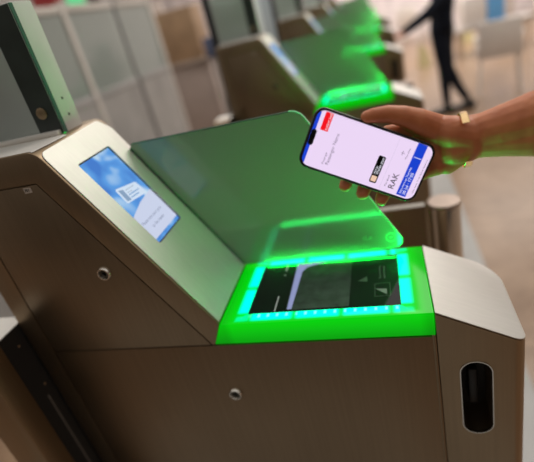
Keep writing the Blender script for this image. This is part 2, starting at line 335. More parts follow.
LEDW = .26      # watts of one LED band of the reader
def make_gate():
    g = empty('boarding_gate', (-.25, .09, FL), 'large brushed steel boarding gate in front with the sharply seen green reader', 'boarding gate', 'steel boarding gates standing in a row')
    # body: the closed side profile, carved where the doors sit
    prof = rounded([(-.652, FL), (.0285, FL), (.0285, .930), (-.2995, .930), (-.2815, ZT), (-.4590, 1.278), (-.652, 1.278)], [0, 0, 0, 0, 0, .026, 0], 8)
    bm = slab(xz(prof, 0), (0, YD, 0)); bevel_all(bm, .0022, 2, 30)
    body = finish('body', bm, M['body'], g)
    lower = [(-.6100, FL+.08), (.0232, FL+.08), (.0232, .9275), (-.6100, .9275)]
    upper = [(-.6100, .9285), (-.3075, .9335), (-.4790, 1.2325), (-.6100, 1.2325)]
    upper[0] = (-.6100, .9297); upper[1] = (-.3065, .9297)
    cut(body, slab(xz([(-.6115, FL+.078), (.0265, FL+.078), (.0265, .9300), (-.3035, .9300), (-.4783, 1.2350), (-.6115, 1.2350)], -.01), (0, .014, 0)))
    ld = finish('access_door', bevel_all(slab(xz(lower, .0002), (0, .0035, 0)), .0008, 2), M['door'], g)
    ud = finish('access_door', bevel_all(slab(xz(upper, .0002), (0, .0035, 0)), .0008, 2), M['door'], g)
    for (lx, lz), d in (((-.4356, 1.0798), ud), ((-.2947, .8235), ld)):
        finish('lock', lathe([(.0118, .0), (.0118, .003), (.0100, .0058), (.0086, .0058), (.0076, .0030)], (lx, .0004, lz), (0, -1, 0)), M['chrome'], d)
        finish('lock_core', lathe([(.0074, .0), (.0074, .0036), (.0042, .0040), (.0036, .0030)], (lx, .0004, lz), (0, -1, 0)), M['darkmetal'], d)
        finish('keyhole', box(lx-.0006, lx+.0006, -.0040, -.0026, lz-.0030, lz+.0030), M['black'], d)
    s_ = finish('number_sticker', slab(xz([(-.5035, 1.2225), (-.4905, 1.2225), (-.4905, 1.2305), (-.5035, 1.2305)], -.0004), (0, .0006, 0)), simple('white_sticker', (.55, .47, .40), .5), ud); s_['label'] = 'small pale number sticker'
    finish('printing', text_bm('701', .0062, (-.5025, -.0005, 1.2245), (1, 0, 0), (0, 0, 1), bold=.00015), M['black'], s_)
    # sloping console cover in the steel painted as lit, with a real cut-out for the screen
    poly = rounded([(-.0195, .004), (-.0245, .158), (-.004, YD-.001), (.3275, YD-.001), (.3275, .0035)], [.012, .012, .02, 0, .0], 5)
    bm = slab([SP(a, b, .0002) for a, b in poly], SN*.0014); bevel_all(bm, .0005, 1)
    cov = finish('console_cover', bm, M['cover'], g)
    cut(cov, slab(slope_mesh_poly(.0195, .1830, .0425, .1310, -.01, .004), SN*.03))
    cut(body, slab(slope_mesh_poly(.0190, .1835, .0420, .1315, -.0025, .004), SN*.03))
    sc = finish('display', slab(slope_mesh_poly(.0200, .1825, .0430, .1305, -.0022, .004), SN*.0014), M['black'], g); sc['label'] = 'blue ticket-scan display'
    def pic(name, poly_ty, h, m): return finish(name, slab([SP(a, b, h) for a, b in poly_ty], SN*.00008), m, sc, smooth=False)
    pic('picture', [(.0215, .0445), (.0215, .1290), (.1810, .1290), (.1810, .0445)], -.00078, display_material())
    pic('picture', [(.128, .0445), (.118, .085), (.113, .1290), (.1745, .1290), (.1745, .0445)], -.00068, emit('display_white', (.62, .68, .86), .95))
    card = rounded([(.084, .061), (.081, .104), (.104, .108), (.118, .113), (.121, .060)], .003, 3)
    pic('picture', rounded([(.079, .062), (.089, .114), (.114, .117), (.107, .060)], .003, 3), -.00058, emit('display_card', (.66, .78, .93), .95))
    pic('picture', [(.0835, .066), (.0865, .076), (.1065, .0745), (.1045, .0645)], -.00050, emit('display_grey', (.28, .40, .58), .9))
    for i, (a, b0, b1) in enumerate(((.089, .080, .104), (.0935, .0795, .092), (.098, .079, .108), (.103, .078, .100))):
        pic('picture', [(a, b0), (a+.002, b1), (a+.0035, b1), (a+.0015, b0)], -.00050, emit('display_line', ((.10, .30, .62) if i > 1 else (.45, .55, .68)), .9))
    dtx = emit('display_text', (.28, .32, .46), .9)
    finish('printing', text_bm('Please scan your pass', .0076, SP(.1475, .0475, -.00055), (0, 1, 0), -SD), dtx, sc)
    finish('printing', text_bm('to the reader', .0076, SP(.1600, .063, -.00055), (0, 1, 0), -SD), dtx, sc)
    # backlit reader frame
    bm = slab(xz([(-.2995, .9302), (.0280, .9302), (.0280, ZT), (-.2810, ZT)], 0.0), (0, YD-.0005, 0)); bevel_all(bm, .0012, 2)
    pl = finish('reader_frame', bm, plate_material(), g); pl['label'] = 'glowing green reader frame'
    cut(pl, box(-.2415, -.0125, .0220, .1590, ZT-.010, ZT+.01))
    for (lx, ly, sx_, sy_) in ((-.127, .1655, .225, .010), (-.127, .0125, .225, .010), (-.250, .0905, .010, .125), (-.0040, .0905, .010, .125)):
        ld_ = bpy.data.lights.new('led_strip', 'AREA'); ld_.shape = 'RECTANGLE'; ld_.size = sx_; ld_.size_y = sy_; ld_.energy = LEDW*sx_*sy_/.00225*(.05 if lx < -.2 else 2.4 if lx > -.01 else 4.2 if ly > .1 else 1.2); ld_.spread = math.radians(150); ld_.color = (.005, 1, .10)
        lo = link(bpy.data.objects.new('led_strip', ld_)); lo.location = Vector((lx, ly, ZT+.0006))-Vector(g['_org']); lo.rotation_euler = (math.pi+(-.45 if ly > .16 else 0), 0, 0); lo.parent = pl
    wn = finish('scan_window', box(-.2413, -.0127, .0222, .1588, ZT-.009, ZT-.0010), M['screen_glass'], g); wn['label'] = 'black scan window'
    gm = simple('grey_green_scan_glass', (.060, .085, .070), .12, noise=.25, scale=60)
    finish('scan_glass', box(-.181, -.0858, .0275, .1560, ZT-.0011, ZT-.0007), gm, wn)
    lv = emit('painted_reflection', (.32, .36, .62), .85)  # emissive strip that paints a pale reflection in the scan window
    finish('painted_reflection', slab([(-.1795, .0290, ZT-.0007), (-.1725, .0290, ZT-.0007), (-.1690, .130, ZT-.0007), (-.1615, .1440, ZT-.0007), (-.1270, .1550, ZT-.0007), (-.1805, .1550, ZT-.0007)], (0, 0, .0001)), lv, wn)
    ln = emit('white_line', (.42, .46, .40), .8)
    for y0, y1 in ((.1365, .157), (.1225, .1255), (.0262, .0640), (.0935, .0975)): 
        if y0 != .0935: finish('printed_line', box(-.1995, -.1978, y0, y1, ZT-.0010, ZT-.0008), ln, wn)
    pr = simple('pale_print', (.16, .26, .18), .5)
    finish('printed_icon', slab([(-.0745, .0895, ZT-.001), (-.0600, .0860, ZT-.001), (-.0605, .1000, ZT-.001)], (0, 0, .0002)), simple('faint_print', (.06, .13, .07), .5), wn)
    finish('printed_icon', slab([(-.0480, .0660, ZT-.001), (-.0310, .0500, ZT-.001), (-.0310, .0640, ZT-.001)], (0, 0, .0002)), pr, wn)
    fr = bmesh.new()
    for x0, x1, y0, y1 in ((-.0490, -.0260, .0785, .0792), (-.0490, -.0260, .0465, .0472), (-.0490, -.0483, .0465, .0792), (-.0267, -.0260, .0465, .0792)): add_box(fr, x0, x1, y0, y1, ZT-.001, ZT-.0008)
    finish('printed_icon', fr, simple('fainter_print', (.05, .11, .06), .5), wn)
    finish('printing', text_bm('Place your boarding', .0045, (-.0395, .0920, ZT-.0009), (0, 1, 0), (-1, 0, 0)), pr, wn)
    finish('printing', text_bm('pass on the reader', .0045, (-.0330, .0925, ZT-.0009), (0, 1, 0), (-1, 0, 0)), pr, wn)
    # rounded nose with a sloping top
    plan = rounded([(.0290, 0), (.1410, 0), (.1410, YD), (.0290, YD)], [.001, .016, .040, .001], 10)
    bm = slab([(p[0], p[1], FL) for p in plan], (0, 0, 1.3))
    nd = Vector((.5075, 0, 1)).normalized()
    r = bmesh.ops.bisect_plane(bm, geom=bm.verts[:]+bm.edges[:]+bm.faces[:], plane_co=(.029, 0, ZT-.0012), plane_no=nd, clear_outer=True)
    bmesh.ops.holes_fill(bm, edges=[x_ for x_ in r['geom_cut'] if isinstance(x_, bmesh.types.BMEdge)])
    es = [e_ for e_ in bm.edges if len(e_.link_faces) == 2 and e_.calc_face_angle(0) > .9 and e_.verts[0].co.z > .5 and e_.verts[1].co.z > .5 and abs(e_.verts[0].co.x-e_.verts[1].co.x)+abs(e_.verts[0].co.y-e_.verts[1].co.y) > 1e-5]
    bmesh.ops.bevel(bm, geom=es, offset=.0012, segments=2, affect='EDGES')
    nose = finish('nose', bm, M['body'], g)
    st_ = rounded([(.0565, .7363), (.0970, .7363), (.0970, .8795), (.0565, .8795)], .0198, 10)
    cut(nose, slab(xz(st_, -.02), (0, .075, 0)))
    ring = bmesh.new(); inner = rounded([(.0565, .7363), (.0970, .7363), (.0970, .8795), (.0565, .8795)], .0198, 10); outer = rounded([(.0550, .7348), (.0985, .7348), (.0985, .8810), (.0550, .8810)], .0213, 10)
    vi = [[ring.verts.new((p[0], yy, p[1])) for p in poly_] for poly_, yy in ((outer, -.0002), (outer, -.0012), (inner, -.0012), (inner, .004))]
    for a_, b_ in zip(vi[:-1], vi[1:]):
        for i in range(len(a_)): ring.faces.new((a_[i], a_[(i+1) % len(a_)], b_[(i+1) % len(b_)], b_[i]))
    finish('slot_rim', ring, M['chrome'], nose)
    finish('slot_back', slab(xz(rounded([(.0567, .7365), (.0968, .7365), (.0968, .8793), (.0567, .8793)], .0196, 10), .0535), (0, .001, 0)), M['dark'], nose)
    finish('latch', box(.0700, .0830, .030, .053, .765, .835, .003), M['black'], nose)
    # top plate of the nose, painted lighter as if lit
    plan = rounded([(.0294, .0004), (.1413, -.0002), (.1413, YD), (.0294, YD)], [.001, .0165, .040, .001], 10)
    def zn(x): return ZT+.0004-(x-.029)*.5075
    bm = slab([(p[0], p[1], zn(p[0])-.0010) for p in plan], (0, 0, .0016)); bevel_all(bm, .0005, 1)
    finish('nose_cover', bm, M['cover'], g)
    # green glass shield along the far edge
    Y1 = .1640
    sp = rounded([(-.4205, 1.2262), (-.1280, 1.2292), (.0060, .9790), (-.2790, .9735)], [.003, .024, .012, .003], 8)
    sh = finish('glass_shield', slab(xz(sp, Y1), (0, .0055, 0)), M['shield'], g, smooth=True, angle=30); sh['label'] = 'green-tinted glass shield'
    # its polished edge: a thin rim on the outline
    c0 = Vector((-.20, 1.10)); rim = bmesh.new(); n = len(sp); bevs = []
    def rimstrip(idx, m_, wd=.0011):
        rb = bmesh.new()
        for i in idx:
            a_ = Vector(sp[i % n]); b_ = Vector(sp[(i+1) % n]); nrm = Vector((-(b_-a_).y, (b_-a_).x)).normalized()
            if nrm.dot(a_-c0) < 0: nrm = -nrm
            slab([(a_.x, Y1-.0003, a_.y), (b_.x, Y1-.0003, b_.y), (b_.x+nrm.x*wd, Y1-.0003, b_.y+nrm.y*wd), (a_.x+nrm.x*wd, Y1-.0003, a_.y+nrm.y*wd)], (0, .0061, 0), rb)
        return finish('shield_edge', rb, m_, sh)
    rimstrip(range(8, 9+0), M['edge']); rimstrip(range(8, 27), M['edgelit']); rimstrip([26, 35], M['edgelit'], .0008)
    rimstrip([35], M['band'], .0042)
    et = emit('etched_mark', (.02, .60, .14), .55)
    eb = bmesh.new()
    for r0 in (.0085,):
        K = 28
        for i in range(K):
            a0 = 2*math.pi*i/K; a1 = 2*math.pi*(i+1)/K; cx, cz = -.0185, .9975
            slab([(cx+r0*math.cos(a0), Y1-.0003, cz+r0*math.sin(a0)), (cx+r0*math.cos(a1), Y1-.0003, cz+r0*math.sin(a1)), (cx+(r0-.0016)*math.cos(a1), Y1-.0003, cz+(r0-.0016)*math.sin(a1)), (cx+(r0-.0016)*math.cos(a0), Y1-.0003, cz+(r0-.0016)*math.sin(a0))], (0, .0003, 0), eb)
    add_box(eb, -.0215, -.0155, Y1-.0003, Y1, .9968, .9982)
    em_ = simple('etched_glass', (.25, .62, .32), .6)
    finish('etched_mark', eb, em_, sh)
    finish('etched_mark', text_bm('tLe', .012, (-.0640, Y1-.0002, .9975), (1, 0, 0), (0, 0, 1)), em_, sh)
    # glass screen standing on the high shoulder
    GZ = 1.4605
    gp = finish('glass_screen', box(-.655, -.4745, .0960, .1040, 1.2775, GZ), M['pane'], g)
    finish('glass_edge', box(-.4745, -.4735, .0965, .1035, 1.2775, GZ), M['edge'], gp)
    bd = finish('dark_band', box(-.5170, -.4752, .0952, .0959, 1.2785, GZ-.001), M['band'], gp)
    finish('screen_clamp', lathe([(.0088, 0), (.0088, .002), (.0075, .003)], (-.4985, .0952, 1.3125), (0, -1, 0), 28), simple('brass_clamp', (.30, .22, .13), .4, .8), gp)
    up = finish('screen_upright', box(-.512, -.4785, .1055, .151, 1.2765, GZ+.002, .001), M['whitepaint'], g)
    for z_ in (1.325, 1.300): finish('screw', lathe([(.0022, 0), (.0018, .0008)], (-.4785, .128, z_), (1, 0, 0), 12), M['dark'], up)
    finish('glass_screen', box(-.655, -.5125, .143, .151, 1.2775, GZ), M['pane'], g)
    finish('screen_channel', box(-.655, -.4790, .085, .0955, 1.2770, 1.2850, .001), M['cover'], g)
    finish('screen_channel', box(-.655, -.5125, .1055, .128, 1.2770, 1.2835, .001), M['cover'], g)
    finish('shoulder_cover', slab(xz([(-.650, 1.2765), (-.463, 1.2765), (-.466, 1.2782), (-.650, 1.2782)], .0025), (0, .080, 0)), M['cover'], g)
    finish('end_post', box(-.692, -.668, .100, .160, FL, GZ+.04, .003), M['black'], g)
    base_glow = finish('glass_base_glow', lathe([(.002, 0), (.002, .0012), (.001, .0018)], (-.470, .090, 1.2785), (0, 0, 1), 16), M['glass_glow'], g)  # added glowing bead, stands in for the green glow of the glass base
    return g
def display_material():
    m = bpy.data.materials.new('display_sky_picture'); m.use_nodes = True; t = m.node_tree; t.nodes.clear(); N = t.nodes.new; L = t.links.new
    c = N('ShaderNodeTexCoord'); n = N('ShaderNodeTexNoise'); n.inputs['Scale'].default_value = 16; n.inputs['Detail'].default_value = 1.5
    n.inputs['Distortion'].default_value = .6
    L(c.outputs['Object'], n.inputs['Vector'])
    r = N('ShaderNodeValToRGB'); e_ = r.color_ramp.elements
    e_[0].position = .38; e_[0].color = (.07, .22, .64, 1); e_[1].position = .68; e_[1].color = (.60, .80, .93, 1)
    k_ = e_.new(.52); k_.color = (.12, .36, .80, 1)
    L(n.outputs[0], r.inputs[0]); em = N('ShaderNodeEmission'); em.inputs[1].default_value = .95; L(r.outputs[0], em.inputs[0])
    o = N('ShaderNodeOutputMaterial'); L(em.outputs[0], o.inputs[0]); return m
gate = make_gate()
PITCH = 1.4
for i, lab in enumerate(('second steel boarding gate, blurred green reader just above the phone', 'third steel boarding gate, behind the second one, smaller green glow', 'fourth steel boarding gate, where the dark-dressed person reaches', 'farthest steel boarding gate at the end of the row')):
    c = copy_tree(gate, None, (0, PITCH*(i+1), 0)); c['label'] = lab

# flap housing at the gate's left end: black slotted face, steel lip, top painted as lit
def make_housing():
    h = empty('flap_housing', (-.69, -.047, FL), 'slim flap housing with black slotted face at the left end of the nearest gate', 'flap housing', 'flap housings beside the gates')
    finish('body', box(-.72, -.6565, -.0930, .0200, FL, .9950, .0015), M['body'], h)
    finish('top_cover', box(-.72, -.6545, -.0500, .0200, .9950, .9962), M['cover'], h)
    bf = finish('black_face', box(-.6566, -.6545, -.0495, .0200, FL+.02, .9945), M['black'], h)
    finish('steel_lip', box(-.6570, -.6500, -.0930, -.0500, FL, .9950, .0012), M['body'], h)
    finish('light_line', box(-.6545, -.6538, -.0225, -.0195, .30, .845), simple('grey_rubber', (.16, .14, .12), .4), bf)
    for y_, z_ in ((-.0195, .962), (-.0145, .868)): finish('screw', lathe([(.0022, 0), (.0022, .001)], (-.6545, y_, z_), (1, 0, 0), 12), M['chrome'], bf)
    return h
hs = make_housing()
for i, lab in enumerate(('flap housing beside the second gate, seen as a dark vertical stripe', 'flap housing beside the third gate', 'flap housing beside the fourth gate')):
    c = copy_tree(hs, None, (0, PITCH*(i+1), 0)); c['label'] = lab

# low swing barrier between the gates: round post + steel leaf
def make_barrier():
    b = empty('swing_barrier', (.0, .50, FL), 'low swing barrier with round steel post, right behind the nearest gate', 'barrier', 'swing barriers between the gates')
    pc = (.0995, .502)
    po = finish('post', lathe([(.046, 0), (.046, .006), (.0355, .008), (.0355, 1.078), (.0345, 1.081)], (pc[0], pc[1], FL), (0, 0, 1), 48), M['chrome'], b)
    finish('cap', lathe([(.0365, 0), (.0365, .0065), (.0350, .0085), (.001, .0088)], (pc[0], pc[1], FL+1.081), (0, 0, 1), 48), steel('cap_steel', (.50, .40, .34), .3), b)
    finish('leaf', box(-.50, .0570, .4930, .5110, FL+.12, .8850, .002), M['door'], b)
    finish('leaf_cap', box(-.50, .0570, .4930, .5110, .8850, .8860), M['chrome'], b)
    hb = bmesh.new()
    for z_ in (.05, .60): add_box(hb, .0565, .0700, .497, .507, z_, z_+.05)
    finish('hinge', hb, M['black'], b)
    return b
ba = make_barrier()
for i, lab in enumerate(('low swing barrier with green-lit round post, behind the second gate', 'farthest low swing barrier, behind the third gate')):
    c = copy_tree(ba, None, (0, PITCH*(i+1), 0)); c['label'] = lab

# ------------------------------------------------------------------ phone
PC = Vector((-.029, .006, 1.197)); EX = Vector((.848, .103, -.52)).normalized(); EY = (Vector((.492, .214, .844))-EX*EX.dot(Vector((.492, .214, .844)))).normalized(); EN = EX.cross(EY)
def PP(x, y, h=0.): return PC+EX*(x*.001)+EY*(y*.001)+EN*(h*.001)     # millimetres on the phone's face
def rrect(x0, x1, y0, y1, r, n=8): return rounded([(x0, y0), (x1, y0), (x1, y1), (x0, y1)], r, n)
ph = empty('smartphone', tuple(PP(0, -35.7, -4)), 'black smartphone held upright above the reader, showing a boarding pass', 'phone')
bm = slab([PP(a, b, -7.8) for a, b in rrect(-73.3, 73.3, -35.7, 35.7, 12, 10)], EN*.0078); bevel_all(bm, .0016, 4, 40)
finish('case', bm, simple('black_phone_frame', (.010, .012, .014), .22), ph)
def lit(name, col, s=1.): return emit(name, col, s)
dis = finish('display', slab([PP(a, b, .02) for a, b in rrect(-70.2, 70.2, -32.6, 32.6, 9.5, 10)], EN*.0001), lit('phone_white', (.84, .68, .92), 1.0), ph); dis['label'] = 'lit pinkish white display'
def clip_rr(poly): return poly
def patch(name, pts, h, m, lab=None):
    o = finish(name, slab([PP(a, b, h) for a, b in pts], EN*.00004), m, dis, smooth=False)
    if lab: o['label'] = lab
    return o
blue = lit('phone_blue', (.012, .055, .62), 1.0); red = lit('phone_red', (.90, .008, .015), 1.0); blk = simple('phone_black', (.004, .004, .005), .2)
wht = lit('phone_text_white', (.85, .85, .95), 1.0); gry = lit('phone_text_grey', (.20, .16, .24), 1.0); dgr = lit('phone_text_dark', (.035, .03, .045), 1.0)
# blue status band at the phone's top edge (left), following the rounded corners
rr = rrect(-70.2, 70.2, -32.6, 32.6, 9.5, 10)
left = [p for p in rr if p[0] < -66.3]
left.sort(key=lambda p: p[1]); left = [(-66.3, left[0][1]-.2)]+left+[(-66.3, left[-1][1]+.2)]
patch('status_bar', [(max(a, -70.2), max(-32.6, min(32.6, b))) for a, b in left], .13, blue, 'blue band')
patch('camera_cutout', rrect(-70.0, -64.0, -9, 9.5, 2.6, 6), .19, blk, 'black pill cutout')
patch('logo_box', [(-61.6, 11.0), (-52.5, 11.0), (-52.5, 31.9), (-61.6, 31.9)], .13, red, 'red airline logo box')
finish('printing', text_bm('FLIGHT PASS', .0036, PP(-53.6, 12.2, .18), EY, -EX), wht, dis)
finish('printing', text_bm('Passenger', 0.0036, PP(-44.2, -25.0, .14), EY, -EX), gry, dis)
finish('printing', text_bm('Passenger Name', .0056, PP(-38.4, -24.5, .14), EY, -EX), gry, dis)
patch('wallet_button', rrect(13.3, 22.0, -27.0, 5.5, 1.8, 5), .13, blk, 'black wallet button')
patch('wallet_icon', rrect(14.5, 20.8, -25.4, -18.6, 1.0, 3), .19, lit('phone_cream', (.85, .58, .42), 1.0))
finish('printing', text_bm('Add to', .0034, PP(17.0, -16.6, .2), EY, -EX), wht, dis)
finish('printing', text_bm('Wallet pass', .0044, PP(20.6, -16.6, .2), EY, -EX), wht, dis)
patch('divider_line', [(27.9, -31), (28.2, -31), (28.2, 31), (27.9, 31)], .13, lit('phone_line', (.62, .52, .72), 1.0))
patch('plane_icon', [(35.8, 15.7), (40.2, 15.7), (40.2, 16.3), (35.8, 16.3)], .13, gry); patch('plane_icon', [(37.2, 13.6), (37.8, 13.6), (37.8, 18.6), (37.2, 18.6)], .14, gry)
finish('printing', text_bm('Non-stop', .0033, PP(44.4, 10.6, .14), EY, -EX), gry, dis)
finish('printing', text_bm('Marrakech', .0033, PP(34.4, -26.2, .14), EY, -EX), gry, dis)
finish('printing', text_bm('RAK', .0100, PP(44.0, -27.2, .14), EY, -EX, bold=.00004), dgr, dis)
patch('date_band', [(49.8, -30.9), (61.4, -30.9), (61.4, 32.5), (49.8, 32.5)], .13, blue, 'blue date band')
patch('band_tick', [(51.2, 15.6), (60.2, 15.6), (60.2, 16.2), (51.2, 16.2)], .19, wht)
finish('printing', text_bm('Departure on Thursday', .0034, PP(54.4, -28.6, .19), EY, -EX), wht, dis)
finish('printing', text_bm('20 Jul · 17:05', .0052, PP(59.6, -28.8, .19), EY, -EX, bold=.00003), wht, dis)
finish('printing', text_bm('Gate closes 15 min before departure', .0028, PP(68.0, -24.0, .14), EY, -EX), gry, dis)

# ------------------------------------------------------------------ hand and forearm
def skin_material():
    m, t, b = mat('warm_brown_skin'); N = t.nodes.new; L = t.links.new
    c = N('ShaderNodeTexCoord'); n = N('ShaderNodeTexNoise'); n.inputs['Scale'].default_value = 45; n.inputs['Detail'].default_value = 5
    L(c.outputs['Object'], n.inputs['Vector']); r = N('ShaderNodeValToRGB'); r.color_ramp.elements[0].position = .3; r.color_ramp.elements[1].position = .7
    r.color_ramp.elements[0].color = (.50, .145, .052, 1); r.color_ramp.elements[1].color = (.66, .225, .085, 1)
    L(n.outputs[0], r.inputs[0]); L(r.outputs[0], b.inputs['Base Color'])
    b.inputs['Roughness'].default_value = .48; b.inputs['Subsurface Weight'].default_value = .12; b.inputs['Subsurface Scale'].default_value = .006; b.inputs['Subsurface Radius'].default_value = (1, .35, .2)
    n3 = N('ShaderNodeTexNoise'); n3.inputs['Scale'].default_value = 300; n3.inputs['Detail'].default_value = 4; L(c.outputs['Object'], n3.inputs['Vector'])
    bp = N('ShaderNodeBump'); bp.inputs['Strength'].default_value = .25; bp.inputs['Distance'].default_value = .0008; L(n3.outputs[0], bp.inputs['Height']); L(bp.outputs[0], b.inputs['Normal'])
    return m
skin = skin_material()
CPOS = Vector((0, -.5, 1.372))
def RAY(u, v): return CAMX*((u-267)/447.75)+CAMD*((v-231)/447.75)+CAMF
def AT(u, v, h):
    """point on the sight line that lies h millimetres in front of (+) or behind (-) the phone's face"""
    r = RAY(u, v); t = ((PC+EN*(h*.001)-CPOS).dot(EN))/r.dot(EN); return CPOS+r*t
def AD(u, v, d): return CPOS+RAY(u, v)*d      # d = depth along the view axis
hand = empty('person', tuple(AD(520, 128, .50)), 'bare forearm and right hand reaching in from the right, holding the phone', 'person')
thumb = [(AT(438, 130, -20), .0180), (AT(418, 121, -10), .0145), (AT(403, 116, -7), .0118), (AT(388, 114, -5), .0100), (AT(374, 115.5, -3.5), .0086), (AT(367, 117, -3), .0072)]
webb = [(AT(433, 135, -27), .016), (AT(418, 130, -24), .012), (AT(402, 131, -24), .0100), (AT(388, 133, -24), .0092)]
index = [(AT(428, 138, -26), .014), (AT(405, 134, -26), .0100), (AT(383, 136, -25), .0094), (AT(362, 153, -21), .0090), (AT(349, 176, -15), .0086), (AT(345, 186, -11), .0074)]
middle = [(AT(430, 147, -28), .0145), (AT(408, 149, -30), .0105), (AT(388, 154, -29), .0098), (AT(374, 172, -22), .0094), (AT(365, 187, -15), .0088), (AT(362.5, 193.5, -11), .0078)]
ring_ = [(AT(433, 157, -27), .0140), (AT(415, 163, -28), .0100), (AT(400, 170, -26), .0094), (AT(389, 184, -20), .0090), (AT(383, 195, -14), .0084), (AT(381, 200, -11), .0076)]
pinky = [(AT(436, 165, -24), .0130), (AT(424, 172, -24), .0090), (AT(412, 178, -22), .0082), (AT(403, 186, -18), .0078), (AT(398, 190, -15), .0068)]
palm = [[(AT(428, 140, -26), .0145), (AT(443, 137, -27), .0190), (AD(455, 135, .520), .0215), (AD(470, 137, .515), .0215)],
        [(AT(434, 155, -26), .0150), (AT(445, 155, -27), .0175), (AD(456, 149, .525), .0190), (AD(470, 142, .518), .0205)],
        [(AT(438, 163, -24), .0120), (AT(447, 164, -22), .0125), (AD(459, 154, .528), .0140), (AD(470, 147, .520), .0160)],
        [(AT(424, 127, -14), .0125), (AT(440, 130, -18), .0170), (AD(454, 132, .512), .0185), (AD(470, 135, .512), .0200)]]
arm = [[(AD(466, 134, .517), .0210), (AD(482, 132, .510), .0215), (AD(505, 126, .495), .0245), (AD(535, 118, .478), .0285), (AD(575, 108, .455), .0345), (AD(640, 96, .42), .041), (AD(730, 76, .38), .046)],
       [(AD(466, 143, .520), .0190), (AD(482, 141, .515), .0190), (AD(505, 138, .500), .0205), (AD(535, 135, .482), .0230), (AD(575, 128, .460), .030), (AD(640, 112, .425), .038), (AD(730, 90, .385), .044)]]
flesh([thumb, webb, index, middle, ring_, pinky]+palm+arm, .0013, 5, skin, 'hand_and_forearm', hand)
# nails: thin shells lying on the finger ends
def nail(c, nrm, along, w_, l_, par):
    nrm = Vector(nrm).normalized(); along = (Vector(along)-nrm*Vector(along).dot(nrm)).normalized(); s_ = nrm.cross(along); bm = bmesh.new()
    bmesh.ops.create_uvsphere(bm, u_segments=14, v_segments=8, radius=1)
    for v in bm.verts: v.co = Vector(c)+s_*(v.co.x*w_)+along*(v.co.y*l_)+nrm*(v.co.z*.0010-.0035*abs(v.co.x)**2*.5)
    return finish('fingernail', bm, simple('nail', (.58, .24, .13), .4), par)
# open gold cuff round the wrist
def cuff():
    c = AD(464, 136, .519); ax = (AD(482, 132, .510)-AD(462, 136, .520)).normalized()
    up = (AD(464, 112, .519)-c); up = (up-ax*up.dot(ax)).normalized(); tow = ax.cross(up); 
    if tow.dot(CAMF) > 0: tow = -tow                    # towards the viewer
    bm = bmesh.new(); secs = []; K = 44; Wd = .0042
    for i in range(K+1):
        th = math.radians(68-(68+205)*i/K)               # 0 = up, +90 = towards viewer
        dirv = up*math.cos(th)*1.0+tow*math.sin(th)*1.0
        ce = c-up*.0045; ru = .0315; rt = .0345
        p = ce+up*(math.cos(th)*ru)+tow*(math.sin(th)*rt)+ax*(.006*math.sin(th))
        nr = (up*math.cos(th)/ru+tow*math.sin(th)/rt).normalized()
        ring0 = []
        for a_, b_ in ((-1, -.5), (-.8, .9), (.8, .9), (1, -.5), (0, -.8)): ring0.append(bm.verts.new(p+ax*(a_*Wd)+nr*(b_*.0007)))
        secs.append(ring0)
    for a_, b_ in zip(secs[:-1], secs[1:]):
        for j in range(5): bm.faces.new((a_[j], a_[(j+1) % 5], b_[(j+1) % 5], b_[j]))
    bm.faces.new(secs[0]); bm.faces.new(secs[-1][::-1]); return bm
tag(solo('bracelet', cuff(), steel('gold', (.95, .66, .34), .22, (50, 50, 50), .05)), 'gold open cuff bracelet round the wrist of the hand', 'bracelet')

# ------------------------------------------------------------------ person at the far gate
pz = FL
cloth = simple('black_clothes', (.006, .008, .014), .9, noise=.3, scale=12, spec=.15)
pr_ = empty('person', (.72, 5.15, FL), 'person in dark jacket and trousers, legs crossed mid-step, reaching to the far gate', 'person')
hip = Vector((.665, 5.18, pz+.92))
def fl(*a): return Vector(a[:2]+(a[2]+pz,))
legs = [[(fl(.635, 5.13, .93), .105), (fl(.640, 5.12, .72), .086), (fl(.655, 5.11, .50), .064), (fl(.66, 5.10, .28), .056), (fl(.665, 5.09, .12), .045)],
        [(fl(.700, 5.22, .93), .105), (fl(.690, 5.20, .72), .086), (fl(.715, 5.19, .50), .064), (fl(.80, 5.17, .28), .056), (fl(.885, 5.16, .13), .045)]]
torso = [[(fl(.665, 5.18, .95), .125), (fl(.675, 5.18, 1.08), .118), (fl(.69, 5.18, 1.20), .125), (fl(.70, 5.18, 1.33), .118), (fl(.70, 5.18, 1.42), .075)],
         [(fl(.68, 5.08, .97), .09), (fl(.685, 5.09, 1.12), .095), (fl(.70, 5.05, 1.32), .085)], [(fl(.66, 5.28, .97), .09), (fl(.68, 5.27, 1.12), .095), (fl(.70, 5.31, 1.32), .085)],
         [(fl(.70, 5.02, 1.36), .062), (fl(.70, 5.34, 1.36), .062)]]
arms = [[(fl(.70, 5.00, 1.36), .060), (fl(.60, 4.93, 1.20), .062), (fl(.475, 4.86, 1.12), .056), (fl(.34, 4.79, 1.06), .050), (fl(.25, 4.74, 1.025), .044)],
        [(fl(.70, 5.36, 1.36), .060), (fl(.74, 5.42, 1.18), .052), (fl(.74, 5.43, 1.05), .045), (fl(.68, 5.42, .90), .036)]]
bodyo = flesh(legs+torso+arms, .014, 4, cloth, 'clothed_body', pr_); bodyo['label'] = 'dark jacket and trousers'
skin2 = simple('person_skin', (.42, .17, .09), .5)
